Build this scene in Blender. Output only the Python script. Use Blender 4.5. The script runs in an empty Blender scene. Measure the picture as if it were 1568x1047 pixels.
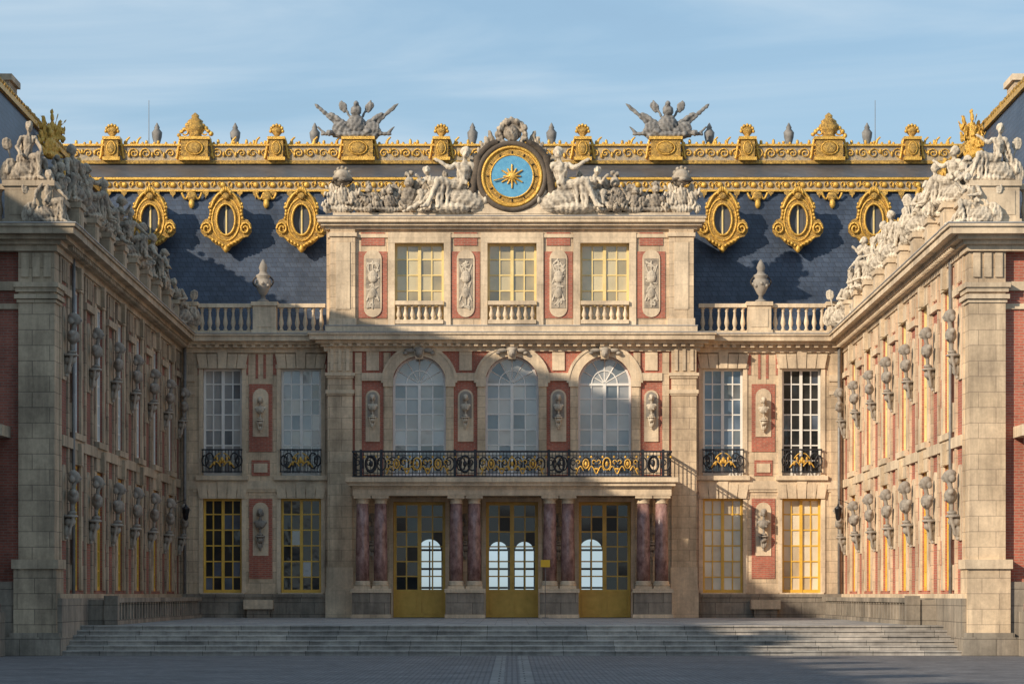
import bpy, math, random
from mathutils import Vector, Matrix, noise, Euler
random.seed(7)
R=random.uniform
scene=bpy.context.scene
pi=math.pi
# ------------------------------------------------------------------ materials
MATS={}
def nt(name):
    m=bpy.data.materials.new(name); m.use_nodes=True; MATS[name]=m
    n=m.node_tree.nodes; l=m.node_tree.links
    return m,n,l,n['Principled BSDF']
def coords(n,l,scale=(1,1,1)):
    tc=n.new('ShaderNodeTexCoord'); mp=n.new('ShaderNodeMapping'); mp.inputs['Scale'].default_value=scale
    l.new(tc.outputs['Object'],mp.inputs['Vector']); return mp.outputs['Vector']
def wallcoords(n,l):
    tc=n.new('ShaderNodeTexCoord'); s=n.new('ShaderNodeSeparateXYZ'); l.new(tc.outputs['Object'],s.inputs[0])
    a=n.new('ShaderNodeMath'); a.operation='ADD'; l.new(s.outputs[0],a.inputs[0]); l.new(s.outputs[1],a.inputs[1])
    c=n.new('ShaderNodeCombineXYZ'); l.new(a.outputs[0],c.inputs[0]); l.new(s.outputs[2],c.inputs[1]); return c.outputs[0]
def noisetex(n,l,vec,scale,detail=5,rough=.6):
    t=n.new('ShaderNodeTexNoise'); t.inputs['Scale'].default_value=scale; t.inputs['Detail'].default_value=detail
    t.inputs['Roughness'].default_value=rough; l.new(vec,t.inputs['Vector']); return t.outputs['Fac']
def ramp(n,l,fac,stops):
    r=n.new('ShaderNodeValToRGB'); e=r.color_ramp.elements
    e[0].position=stops[0][0]; e[0].color=(*stops[0][1],1); e[1].position=stops[-1][0]; e[1].color=(*stops[-1][1],1)
    for p,c in stops[1:-1]:
        k=e.new(p); k.color=(*c,1)
    l.new(fac,r.inputs['Fac']); return r.outputs['Color']
def mix(n,l,a,b,fac=1.0,mode='MULTIPLY'):
    m=n.new('ShaderNodeMix'); m.data_type='RGBA'; m.blend_type=mode
    if isinstance(fac,float): m.inputs['Factor'].default_value=fac
    else: l.new(fac,m.inputs['Factor'])
    l.new(a,m.inputs[6]); l.new(b,m.inputs[7]); return m.outputs[2]
def bump(n,l,p,h,strength,dist=.02):
    b=n.new('ShaderNodeBump'); b.inputs['Strength'].default_value=strength; b.inputs['Distance'].default_value=dist
    l.new(h,b.inputs['Height']); l.new(b.outputs[0],p.inputs['Normal'])
def bricky(name,c1,c2,mortar,w,h,ms,rough=.85,stain=.5,flat=False,bs=.3):
    m,n,l,p=nt(name)
    v=coords(n,l) if flat else wallcoords(n,l)
    b=n.new('ShaderNodeTexBrick'); b.inputs['Scale'].default_value=1
    b.inputs['Brick Width'].default_value=w; b.inputs['Row Height'].default_value=h; b.inputs['Mortar Size'].default_value=ms
    b.inputs['Mortar Smooth'].default_value=.2
    b.inputs['Color1'].default_value=(*c1,1); b.inputs['Color2'].default_value=(*c2,1); b.inputs['Mortar'].default_value=(*mortar,1)
    l.new(v,b.inputs['Vector'])
    o=coords(n,l)
    f1=noisetex(n,l,o,.55,6,.65)
    s1=ramp(n,l,f1,[(.3,(1-stain,1-stain*1.03,1-stain*1.06)),(.6,(1.06,1.04,1.0))])
    o2=coords(n,l,(2.5,2.5,.25)); f2=noisetex(n,l,o2,1.2,6,.7)
    s2=ramp(n,l,f2,[(.3,(1-stain*.85,1-stain*.85,1-stain*.83)),(.58,(1,1,1))])
    f3=noisetex(n,l,o,9,5,.7); s3=ramp(n,l,f3,[(.25,(.82,.82,.82)),(.75,(1.12,1.12,1.12))])
    c=mix(n,l,b.outputs['Color'],s1); c=mix(n,l,c,s2); c=mix(n,l,c,s3)
    l.new(c,p.inputs['Base Color']); p.inputs['Roughness'].default_value=rough
    mth=n.new('ShaderNodeMath'); mth.operation='MULTIPLY_ADD'; l.new(b.outputs['Fac'],mth.inputs[0]); mth.inputs[1].default_value=-1; l.new(f3,mth.inputs[2])
    bump(n,l,p,mth.outputs[0],bs,.015)
    return m
bricky('stone_ashlar',(.80,.625,.44),(.67,.52,.36),(.42,.32,.23),.95,.42,.010,stain=.45)
bricky('stone_trim',(.83,.67,.49),(.75,.60,.43),(.60,.48,.35),2.2,.9,.007,stain=.38)
bricky('brick_red',(.54,.155,.10),(.41,.12,.082),(.44,.27,.20),.24,.075,.011,stain=.3)
# darker copies for the left wing, its shade mixed into the base colour
bricky('stone_ashlar_shaded',(.54,.43,.31),(.44,.35,.25),(.24,.19,.14),.95,.42,.012,stain=.5)
bricky('stone_trim_shaded',(.56,.45,.33),(.48,.39,.28),(.36,.28,.2),2.2,.9,.008,stain=.45)
bricky('brick_red_shaded',(.37,.115,.08),(.27,.085,.06),(.27,.18,.14),.24,.075,.011,stain=.4)
bricky('slate_roof',(.045,.066,.112),(.068,.094,.148),(.025,.035,.06),.26,.2,.012,rough=.5,stain=.4)
bricky('stone_plinth',(.38,.325,.265),(.29,.255,.21),(.16,.135,.11),1.1,.45,.012,stain=.5)
bricky('marble_paving',(.40,.39,.38),(.26,.26,.27),(.13,.13,.13),1.0,1.0,.014,stain=.3,flat=True)
bricky('step_stone',(.50,.46,.42),(.36,.34,.32),(.16,.15,.14),1.4,3.0,.01,stain=.45,flat=True)
bricky('cobbles',(.25,.24,.25),(.15,.145,.155),(.06,.06,.065),.22,.16,.02,stain=.4,flat=True,bs=.8)
bricky('path_slabs',(.25,.245,.245),(.20,.20,.20),(.08,.08,.08),.5,.9,.02,stain=.4,flat=True)
bricky('lead_roof',(.085,.09,.105),(.10,.105,.12),(.05,.055,.065),.8,3,.02,rough=.45,stain=.4)
def simple(name,c1,c2,scale=4,rough=.6,metal=0,bs=.2,point=False,stretch=(1,1,1),dist=.02):
    m,n,l,p=nt(name); o=coords(n,l,stretch); f=noisetex(n,l,o,scale,6,.65)
    c=ramp(n,l,f,[(.3,c1),(.68,c2)])
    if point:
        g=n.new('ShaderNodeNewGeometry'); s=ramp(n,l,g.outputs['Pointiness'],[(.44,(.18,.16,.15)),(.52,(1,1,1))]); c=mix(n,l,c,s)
    l.new(c,p.inputs['Base Color']); p.inputs['Roughness'].default_value=rough; p.inputs['Metallic'].default_value=metal
    f2=noisetex(n,l,o,scale*5,4,.6); bump(n,l,p,f2,bs,dist); return m
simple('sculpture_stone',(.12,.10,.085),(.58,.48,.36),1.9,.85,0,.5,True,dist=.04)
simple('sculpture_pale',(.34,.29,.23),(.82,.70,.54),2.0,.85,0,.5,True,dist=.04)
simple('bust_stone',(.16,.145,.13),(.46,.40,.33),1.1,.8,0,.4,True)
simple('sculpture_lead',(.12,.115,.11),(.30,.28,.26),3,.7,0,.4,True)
simple('gold_leaf',(.42,.23,.035),(.88,.53,.11),7,.38,.35,.7,dist=.03)
simple('gold_carved',(.16,.10,.04),(.82,.49,.11),9,.42,.3,1.0,dist=.05)
simple('crest_ground',(.22,.22,.23),(.55,.40,.19),5,.5,.1,.6,dist=.04)
simple('yellow_paint',(.66,.38,.045),(.84,.51,.08),3,.4,0,.1)
simple('white_paint',(.74,.71,.66),(.84,.81,.76),3,.5,0,.1)
simple('pale_yellow_paint',(.74,.55,.21),(.86,.68,.32),3,.5,0,.1)
simple('wrought_iron',(.02,.02,.025),(.05,.05,.055),8,.45,.5,.2)
simple('red_marble',(.12,.055,.05),(.44,.27,.24),5,.25,0,.05,stretch=(1,1,.6))
simple('lead_pipe',(.16,.155,.15),(.26,.25,.24),5,.5,.2,.1)
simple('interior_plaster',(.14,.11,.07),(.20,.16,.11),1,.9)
simple('clock_blue',(.09,.30,.50),(.15,.42,.62),7,.4)
simple('sign_yellow',(.75,.45,.02),(.8,.5,.03),3,.5)
simple('lead_cover',(.26,.26,.27),(.40,.39,.38),3,.6,.1,.1)
def glass(name,c1,c2,rough=.07,scale=.9,spec=.9,coat=.6,lo=.35,hi=.65):
    m,n,l,p=nt(name); o=coords(n,l); f=noisetex(n,l,o,scale,3,.5)
    c=ramp(n,l,f,[(lo,c1),(hi,c2)]); l.new(c,p.inputs['Base Color']); p.inputs['Roughness'].default_value=rough
    p.inputs['Specular IOR Level'].default_value=spec; p.inputs['Coat Weight'].default_value=coat; p.inputs['Coat Roughness'].default_value=.02
    f2=noisetex(n,l,o,2.5,2,.5); bump(n,l,p,f2,.14,.05)
glass('curtain_pane_light',(.34,.34,.33),(.50,.48,.45))
glass('curtain_pane_mid',(.22,.23,.24),(.34,.34,.33))
glass('curtain_pane_dark',(.08,.095,.11),(.17,.19,.2))
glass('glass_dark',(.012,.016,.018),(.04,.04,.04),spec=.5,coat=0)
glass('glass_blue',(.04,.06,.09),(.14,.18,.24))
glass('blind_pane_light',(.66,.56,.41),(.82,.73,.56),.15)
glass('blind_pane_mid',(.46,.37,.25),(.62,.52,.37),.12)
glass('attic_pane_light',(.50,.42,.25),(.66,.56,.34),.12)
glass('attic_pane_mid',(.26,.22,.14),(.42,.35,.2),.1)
def panemat(gm):
    r=random.random()
    if gm=='glass_curtained': return 'curtain_pane_light' if r<.42 else ('curtain_pane_mid' if r<.82 else 'curtain_pane_dark')
    if gm=='glass_blind': return 'blind_pane_light' if r<.72 else 'blind_pane_mid'
    if gm=='glass_attic': return 'attic_pane_light' if r<.68 else 'attic_pane_mid'
    if gm=='glass_blue': return 'glass_blue' if r<.8 else 'curtain_pane_dark'
    if gm=='glass_dark': return 'glass_dark' if r<.88 else 'glass_blue'
    return gm
m,n,l,p=nt('glass_clear')
tr=n.new('ShaderNodeBsdfTransparent'); tr.inputs[0].default_value=(.8,.85,.85,1)
gl=n.new('ShaderNodeBsdfGlossy'); gl.inputs['Roughness'].default_value=.03; gl.inputs[0].default_value=(.8,.8,.8,1)
ms=n.new('ShaderNodeMixShader'); ms.inputs[0].default_value=.06
l.new(tr.outputs[0],ms.inputs[1]); l.new(gl.outputs[0],ms.inputs[2]); l.new(ms.outputs[0],n['Material Output'].inputs[0])

# ------------------------------------------------------------------ geometry helpers
CUR=Matrix.Identity(4)
class G:
    def __init__(s,name,swap=None):
        s.e=bpy.data.objects.new(name,None); scene.collection.objects.link(s.e); s.parts={}; s.swap=swap or {}
    def add(s,part,mat,verts,faces,smooth=False):
        mat=s.swap.get(mat,mat)
        P=s.parts.setdefault((part,mat),[[],[],[]]); o=len(P[0])
        for v in verts: P[0].append(tuple(CUR@Vector(v)))
        neg=CUR.determinant()<0
        for f in faces:
            f=[o+i for i in f]
            if neg: f.reverse()
            P[1].append(f); P[2].append(smooth)
    def emit(s):
        for (part,mat),(v,f,sm) in s.parts.items():
            me=bpy.data.meshes.new(part); me.from_pydata(v,[],f); me.polygons.foreach_set('use_smooth',sm)
            me.materials.append(MATS[mat]); me.update()
            o=bpy.data.objects.new(part,me); scene.collection.objects.link(o); o.parent=s.e
def J(): return R(-.0017,.0017)
HF=[(0,1,5,4),(1,2,6,5),(2,3,7,6),(3,0,4,7),(4,5,6,7),(3,2,1,0)]
def hexa(g,part,mat,v): g.add(part,mat,v,HF)
def box(g,part,mat,x0,x1,y0,y1,z0,z1,j=True):
    if j: x0+=J();x1+=J();y0+=J();y1+=J();z0+=J();z1+=J()
    if x0>x1:x0,x1=x1,x0
    if y0>y1:y0,y1=y1,y0
    if z0>z1:z0,z1=z1,z0
    hexa(g,part,mat,[(x0,y0,z0),(x1,y0,z0),(x1,y1,z0),(x0,y1,z0),(x0,y0,z1),(x1,y0,z1),(x1,y1,z1),(x0,y1,z1)])
def lathe(g,part,mat,cx,cy,prof,n=10):
    v=[];f=[]
    for r,z in prof:
        for i in range(n):
            a=2*pi*i/n; v.append((cx+r*math.cos(a),cy+r*math.sin(a),z))
    for k in range(len(prof)-1):
        for i in range(n):
            j=(i+1)%n; f.append((k*n+i,k*n+j,(k+1)*n+j,(k+1)*n+i))
    f.append(tuple(reversed(range(n)))); f.append(tuple(range((len(prof)-1)*n,len(prof)*n)))
    g.add(part,mat,v,f,True)
def tube(g,part,mat,pts,r,n=6,closed=False):
    pts=[Vector(p) for p in pts]; N=len(pts); v=[];f=[]
    for i,p in enumerate(pts):
        a=pts[(i+1)%N] if (closed or i<N-1) else p; b=pts[i-1] if (closed or i>0) else p
        t=(a-b).normalized(); u=t.cross(Vector((0,1,0)))
        if u.length<.05: u=t.cross(Vector((1,0,0)))
        u.normalize(); w=t.cross(u)
        rr=r(i/N) if callable(r) else r
        for k in range(n):
            an=2*pi*k/n; v.append(tuple(p+u*rr*math.cos(an)+w*rr*math.sin(an)))
    M=N if closed else N-1
    for i in range(M):
        for k in range(n):
            j=(i+1)%N; f.append((i*n+k,j*n+k,j*n+(k+1)%n,i*n+(k+1)%n))
    g.add(part,mat,v,f,True)
def prism(g,part,mat,pts,y0,y1,smooth=False):
    n=len(pts); v=[(x,y0,z) for x,z in pts]+[(x,y1,z) for x,z in pts]
    f=[tuple(range(n)),tuple(reversed(range(n,2*n)))]+[((i+1)%n,i,n+i,n+(i+1)%n) for i in range(n)]
    g.add(part,mat,v,f)
def ell(cx,cz,rx,rz,n=24,y=None,a0=0,a1=2*pi,closed=True):
    m=n if closed else n+1
    P=[(cx+rx*math.cos(a0+(a1-a0)*i/n),cz+rz*math.sin(a0+(a1-a0)*i/n)) for i in range(m)]
    return P if y is None else [(x,y,z) for x,z in P]
def ball(g,part,mat,c,r,n=8):
    if not isinstance(r,tuple): r=(r,r,r)
    v=[];f=[];m=n//2+1
    for k in range(m+1):
        t=pi*k/m
        for i in range(n):
            a=2*pi*i/n; v.append((c[0]+r[0]*max(math.sin(t),.02)*math.cos(a),c[1]+r[1]*max(math.sin(t),.02)*math.sin(a),c[2]-r[2]*math.cos(t)))
    for k in range(m):
        for i in range(n):
            j=(i+1)%n; f.append((k*n+i,k*n+j,(k+1)*n+j,(k+1)*n+i))
    g.add(part,mat,v,f,True)
def archring(g,part,mat,xc,zc,r0,r1,y0,y1,n=20,a0=0,a1=pi):
    for i in range(n):
        a=a0+(a1-a0)*i/n; b=a0+(a1-a0)*(i+1)/n
        q=[(xc+r0*math.cos(a),zc+r0*math.sin(a)),(xc+r1*math.cos(a),zc+r1*math.sin(a)),(xc+r1*math.cos(b),zc+r1*math.sin(b)),(xc+r0*math.cos(b),zc+r0*math.sin(b))]
        v=[(x,y0,z) for x,z in q]+[(x,y1,z) for x,z in q]
        g.add(part,mat,v,[(0,1,2,3),(7,6,5,4),(0,4,5,1),(1,5,6,2),(2,6,7,3),(3,7,4,0)])
def wall(g,part,mat,x0,x1,z0,z1,y0,y1,ops):
    xs={x0,x1}
    for o in ops: xs.add(o[0]); xs.add(o[1])
    xs=sorted(x for x in xs if x0<=x<=x1)
    for a,b in zip(xs[:-1],xs[1:]):
        if b-a<1e-5: continue
        mid=(a+b)/2; cv=sorted([o for o in ops if o[0]<mid<o[1]],key=lambda o:o[2]); z=z0
        for o in cv:
            if o[2]>z+1e-4: box(g,part,mat,a,b,y0,y1,z,o[2],False)
            z=o[3]
            if o[4]:
                r=(o[1]-o[0])/2; xc=(o[0]+o[1])/2; top=o[3]+r
                N=14; f=lambda x:o[3]+math.sqrt(max(0,r*r-(x-xc)**2))
                for i in range(N):
                    p=a+(b-a)*i/N; q=a+(b-a)*(i+1)/N
                    hexa(g,part,mat,[(p,y0,f(p)),(q,y0,f(q)),(q,y1,f(q)),(p,y1,f(p)),(p,y0,top),(q,y0,top),(q,y1,top),(p,y1,top)])
                z=top
        if z<z1-1e-4: box(g,part,mat,a,b,y0,y1,z,z1,False)
def pane(g,mat,x0,x1,z0,z1,y):
    w=x1-x0;h=z1-z0
    sx=R(-.012,.012)*w; sz=R(-.012,.012)*h
    g.add('window_glass',panemat(mat),[(x0,y-sx-sz,z0),(x1,y+sx-sz,z0),(x1,y+sx+sz,z1),(x0,y-sx+sz,z1)],[(0,1,2,3)])
def window(g,x0,x1,z0,z1,y,nc,nr,fm,gm,arch=False,st=.09,mt=.048,panel=0):
    pt='window_frame'; e=.05
    box(g,pt,fm,x0,x0+st,y-e,y+e,z0,z1); box(g,pt,fm,x1-st,x1,y-e,y+e,z0,z1)
    box(g,pt,fm,x0,x1,y-e,y+e,z0,z0+st+.03)
    box(g,pt,fm,x0,x1,y-e-.01,y+e,z1-st,z1)
    xc=(x0+x1)/2; box(g,pt,fm,xc-st*.65,xc+st*.65,y-e-.02,y+e,z0,z1)
    zb=z0
    if panel:
        box(g,'door_panel',fm,x0+.02,x1-.02,y-.03,y+.03,z0,z0+panel); zb=z0+panel
        for s in(-1,1):
            c=xc+s*(x1-x0)*.25; w=(x1-x0)*.25-.16
            box(g,'door_panel',fm,c-w,c+w,y-.055,y,z0+.15,z0+panel-.15)
            for q in(.12,panel-.15): box(g,'door_moulding',fm,c-w-.03,c+w+.03,y-.075,y,z0+q,z0+q+.03)
            for q in(-w-.03,w): box(g,'door_moulding',fm,c+q,c+q+.03,y-.072,y,z0+.12,z0+panel-.12)
        box(g,pt,fm,x0,x1,y-e,y+e,zb-.05,zb+.06)
        box(g,'door_handle','gold_leaf',xc+.02,xc+.05,y-.13,y-.05,zb+.1,zb+.35)
    for i in range(nc):
        a=x0+(x1-x0)*i/nc; b=x0+(x1-x0)*(i+1)/nc
        if i: box(g,pt,fm,a-mt/2,a+mt/2,y-.035,y+.03,zb,z1)
        for k in range(nr):
            c=zb+(z1-zb)*k/nr; d=zb+(z1-zb)*(k+1)/nr
            pane(g,gm,a,b,c,d,y)
    for k in range(1,nr):
        c=zb+(z1-zb)*k/nr; box(g,pt,fm,x0,x1,y-.03,y+.03,c-mt/2,c+mt/2)
    if arch:
        r=(x1-x0)/2
        archring(g,pt,fm,xc,z1,r-st,r+.01,y-e,y+e)
        archring(g,pt,fm,xc,z1,r*.48-.02,r*.48+.02,y-.035,y+.03,12)
        for k in range(1,6):
            a=pi*k/6; tube(g,pt,fm,[(xc+.05*math.cos(a),y,z1+.05*math.sin(a)),(xc+(r-.03)*math.cos(a),y,z1+(r-.03)*math.sin(a))],mt*.55,4)
        for k in range(6):
            a=pi*k/6;b=pi*(k+1)/6; yy=y+R(-.01,.01)
            g.add('window_glass',panemat(gm),[(xc,y,z1),(xc+r*math.cos(a),yy,z1+r*math.sin(a)),(xc+r*math.cos((a+b)/2),yy,z1+r*math.sin((a+b)/2)),(xc+r*math.cos(b),y,z1+r*math.sin(b))],[(0,1,2,3)])
BAL=[(.085,0),(.085,.05),(.05,.08),(.055,.14),(.095,.27),(.085,.36),(.05,.55),(.045,.68),(.07,.72),(.05,.76),(.085,.8),(.085,.84)]
def balustrade(g,x0,x1,y,z,h=1.2,mat='stone_trim',sp=.265):
    k=(h-.3)/.84
    box(g,'balustrade',mat,x0,x1,y-.14,y+.14,z,z+.15)
    box(g,'balustrade',mat,x0,x1,y-.15,y+.15,z+h-.15,z+h)
    n=max(1,int((x1-x0)/sp)); 
    for i in range(n):
        x=x0+(x1-x0)*(i+.5)/n
        lathe(g,'balusters',mat,x,y,[(r*1.0,z+.15+q*k) for r,q in BAL],8)
def pedestal(g,x0,x1,y0,y1,z0,z1,mat='stone_trim'):
    box(g,'pedestal',mat,x0,x1,y0,y1,z0,z1)
    box(g,'pedestal',mat,x0-.06,x1+.06,y0-.06,y1+.06,z1-.14,z1+.01)
    box(g,'pedestal',mat,x0-.05,x1+.05,y0-.05,y1+.05,z0,z0+.16)
    box(g,'pedestal',mat,x0+.12,x1-.12,y0-.02,y0+.1,z0+.28,z1-.26)
def cornice(g,x0,x1,y,layers,ret=True,mat='stone_trim',yb=.5):
    for i,(out,z0,z1) in enumerate(layers):
        e=out if ret else 0
        box(g,'cornice',mat,x0-e,x1+e,y-out,y+yb,z0,z1)
    e+=.02 if ret else 0
    box(g,'cornice_lead_cover','lead_cover',x0-e,x1+e,y-out-.02,y+yb,z1-.002,z1+.03)
CORN=[(.10,10.95,11.12),(.22,11.12,11.24),(.40,11.24,11.36),(.62,11.36,11.55),(.68,11.55,11.63)]
def dentils(g,x0,x1,y,z):
    n=int((x1-x0)/.34)
    for i in range(n):
        x=x0+(x1-x0)*(i+.5)/n; box(g,'cornice_modillions','stone_trim',x-.08,x+.08,y-.36,y-.1,z-.11,z+.02)

# ------------------------------------------------------------------ sculpture meshes
def cap_mesh(V,F,p0,r0,p1,r1,n=10):
    p0=Vector(p0);p1=Vector(p1); d=p1-p0; L=d.length or 1e-4; t=d/L if L>1e-3 else Vector((0,0,1))
    u=t.orthogonal().normalized(); w=t.cross(u); rings=[]
    for k in range(4):
        a=-pi/2+pi/2*k/3*.98+.03; rings.append((p0+t*(r0*math.sin(a)),r0*math.cos(a)))
    for k in range(4):
        a=pi/2*k/3*.98-.0; rings.append((p1+t*(r1*math.sin(a)),max(r1*math.cos(a),.002)))
    o=len(V)
    for c,r in rings:
        for i in range(n):
            a=2*pi*i/n; V.append(c+u*r*math.cos(a)+w*r*math.sin(a))
    for k in range(len(rings)-1):
        for i in range(n):
            j=(i+1)%n; F.append((o+k*n+i,o+k*n+j,o+(k+1)*n+j,o+(k+1)*n+i))
    F.append(tuple(o+i for i in reversed(range(n)))); F.append(tuple(o+(len(rings)-1)*n+i for i in range(n)))
def ell_mesh(V,F,c,r,rot=(0,0,0),n=12):
    E=Euler(rot).to_matrix(); o=len(V); m=8
    for k in range(m+1):
        t=pi*k/m
        for i in range(n):
            a=2*pi*i/n; V.append(Vector(c)+E@Vector((r[0]*max(math.sin(t),.01)*math.cos(a),r[1]*max(math.sin(t),.01)*math.sin(a),-r[2]*math.cos(t))))
    for k in range(m):
        for i in range(n):
            j=(i+1)%n; F.append((o+k*n+i,o+k*n+j,o+(k+1)*n+j,o+(k+1)*n+i))
    F.append(tuple(o+i for i in reversed(range(n)))); F.append(tuple(o+m*n+i for i in range(n)))
def sculpt(name,caps,ells,voxel=.025,amp=.018,freq=7,mat='sculpture_stone'):
    V=[];F=[]
    for c in caps: cap_mesh(V,F,*c)
    for e in ells: ell_mesh(V,F,*e)
    me=bpy.data.meshes.new(name+'_raw'); me.from_pydata([tuple(v) for v in V],[],F); me.update()
    o=bpy.data.objects.new('tmp',me); scene.collection.objects.link(o)
    md=o.modifiers.new('r','REMESH'); md.mode='VOXEL'; md.voxel_size=voxel
    sm=o.modifiers.new('s','SMOOTH'); sm.iterations=1; sm.factor=.4
    dg=bpy.context.evaluated_depsgraph_get(); dg.update()
    out=bpy.data.meshes.new_from_object(o.evaluated_get(dg)); out.name=name
    bpy.data.objects.remove(o)
    nr=[v.normal.copy() for v in out.vertices]
    for v,nn in zip(out.vertices,nr):
        c=v.co; k=noise.noise(c*freq)+.6*noise.noise(c*freq*2.3+Vector((5,1,2)))
        k+=.5*math.sin(c.x*38+c.z*9+6*noise.noise(c*2))
        v.co=c+nn*amp*k
    out.polygons.foreach_set('use_smooth',[True]*len(out.polygons))
    out.materials.clear(); out.materials.append(MATS[mat]); out.update()
    return out
def figure(pose=0,rnd=0):
    random.seed(100+rnd)
    C=[];E=[]
    pel=(0,0,.78); wa=(-.03,.0,1.02); ch=(0,-.03,1.34); nk=(.02,-.05,1.6); hd=(.04,-.08,1.82)
    if pose==1: ch=(-.12,-.03,1.28); nk=(-.16,-.06,1.52); hd=(-.18,-.1,1.74); wa=(-.08,0,1.0)
    if pose==3: ch=(.14,-.1,1.28); nk=(.24,-.15,1.52); hd=(.32,-.2,1.70); wa=(.04,0,1.0)
    C+=[(pel,.21,wa,.17),(wa,.17,ch,.22),(ch,.15,nk,.085),(nk,.075,hd,.08)]
    E+=[(hd,(.125,.145,.17)),((hd[0],hd[1]+.05,hd[2]+.06),(.16,.15,.15)),((hd[0],hd[1]+.15,hd[2]),(.08,.08,.08))]
    C+=[((hd[0],hd[1]-.13,hd[2]),.03,(hd[0],hd[1]-.16,hd[2]-.04),.03)]
    sl=(ch[0]-.24,ch[1],ch[2]+.12); sr=(ch[0]+.24,ch[1]-.02,ch[2]+.12)
    C+=[(sl,.10,sr,.10)]
    if pose==0: ar=[((-.5,.0,1.15),(-.6,-.12,.8)),((.47,-.25,1.2),(.62,-.42,.98))]
    elif pose==1: ar=[((-.5,.0,1.1),(-.62,.0,.72)),((.3,-.2,1.3),(.62,-.2,1.5))]
    elif pose==2: ar=[((-.42,-.15,1.15),(-.3,-.3,.95)),((.45,-.2,1.15),(.5,-.4,.95))]
    else: ar=[((-.25,-.2,1.1),(.1,-.38,1.05)),((.45,-.3,1.2),(.65,-.4,1.45))]
    for s,(e,h) in zip((sl,sr),ar):
        C+=[(s,.095,e,.07),(e,.07,h,.048)]
        hv=(Vector(h)-Vector(e)).normalized(); 
        for q in range(4):
            b=Vector(h)+Vector((.03*(q-1.5),0,0)); C.append((tuple(b),.03,tuple(b+hv*.12),.02))
    if pose in(0,2): lg=[((.42,-.42,.86),(.40,-.5,.15)),((.6,-.05,.72),(.78,-.2,.14))]
    elif pose==1: lg=[((.62,-.25,.92),(.95,-.35,.2)),((.75,.02,.62),(1.35,-.1,.16))]
    else: lg=[((.55,-.3,.8),(.35,-.4,.16)),((.65,.0,.6),(1.05,-.15,.12))]
    for k,f in lg:
        C+=[(pel,.17,k,.12),(k,.115,f,.065),(f,.07,(f[0]+.16,f[1]-.12,f[2]-.06),.05)]
    E+=[((-.05,.12,.36),(.62,.42,.40)),((.25,.05,.15),(.75,.42,.2)),((-.35,.1,.25),(.4,.35,.3))]
    for kn,ft in lg:
        for i in range(8):
            t=i/7; a=Vector(pel).lerp(Vector(kn),t)+Vector((0,0,.06)); b=a+Vector((R(-.12,.2),R(-.16,.05),0)); b.z=R(.02,.4)
            C.append((tuple(a),R(.07,.11),tuple(b),R(.035,.08)))
    for i in range(6):
        C.append(((sl[0]+R(0,.45),sl[1]+.12,sl[2]),.075,(R(-.6,.1),R(.1,.28),R(.3,.7)),R(.06,.12)))
    for i in range(4):
        C.append(((sr[0]-.04*i,sr[1]-.1,sr[2]-.02*i),.045,(-.2+.05*i,-.2,.85),.05))
    E.append(((-.75,.05,.42),(.3,.1,.42),(0,.4,0))); E.append(((-.76,-.05,.42),(.12,.08,.16),(0,.4,0)))
    C.append(((-.5,.2,.2),.04,(-.85,.25,1.5),.03)); E.append(((-.8,.25,1.3),(.2,.07,.22),(0,-.3,0)))
    return C,E
def trophy(seed,w=1.0,h=1.6):
    random.seed(seed); C=[];E=[]
    E+=[((0,0,.55),(.33,.26,.42)),((0,0,.15),(.6,.3,.2))]
    C+=[((-.3,0,.75),.11,(-.42,0,.55),.09),((.3,0,.75),.11,(.42,0,.55),.09)]
    E+=[((0,-.04,1.1),(.17,.2,.2)),((0,.08,1.28),(.06,.22,.14))]
    C.append(((0,-.2,1.05),.05,(0,-.24,1.0),.04))
    for i in range(5):
        E.append(((R(-.1,.1),R(0,.2),1.35+R(-.08,.1)),(.08,.1,.09)))
    n=11
    for i in range(n):
        a=math.radians(15+150*i/(n-1)+R(-6,6)); L=R(.8,1.15)*h*.75
        p0=Vector((.15*math.cos(a),.12,.4)); p1=Vector((w*L*math.cos(a),.14+R(-.05,.05),.5+L*math.sin(a)*.75))
        if abs(a-pi/2)<.3: continue
        C.append((tuple(p0),.035,tuple(p1),.025))
        if i%2==0: E.append((tuple(p0.lerp(p1,.68)),(.17,.07,.3*h*.7),(0,pi/2-a+R(-.3,.3),0)))
        else: E.append((tuple(p1),(.05,.05,.13),(0,pi/2-a,0)))
    for s in(-1,1):
        E.append(((s*.5*w,-.1,.42),(.27,.07,.36),(R(-.3,.3),s*.5,0)))
        E.append(((s*.52*w,-.17,.42),(.1,.06,.13)))
        C.append(((s*.2,-.2,.15),.08,(s*.95*w,-.1,.22),.05))
        E.append(((s*.8*w,0,.18),(.2,.2,.18)))
        for q in range(7): E.append(((s*R(.2,1.0)*w,R(-.25,.1),R(.1,.75)),(R(.07,.16),R(.07,.14),R(.07,.18)),(R(-1,1),R(-1,1),0)))
    return C,E
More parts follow.
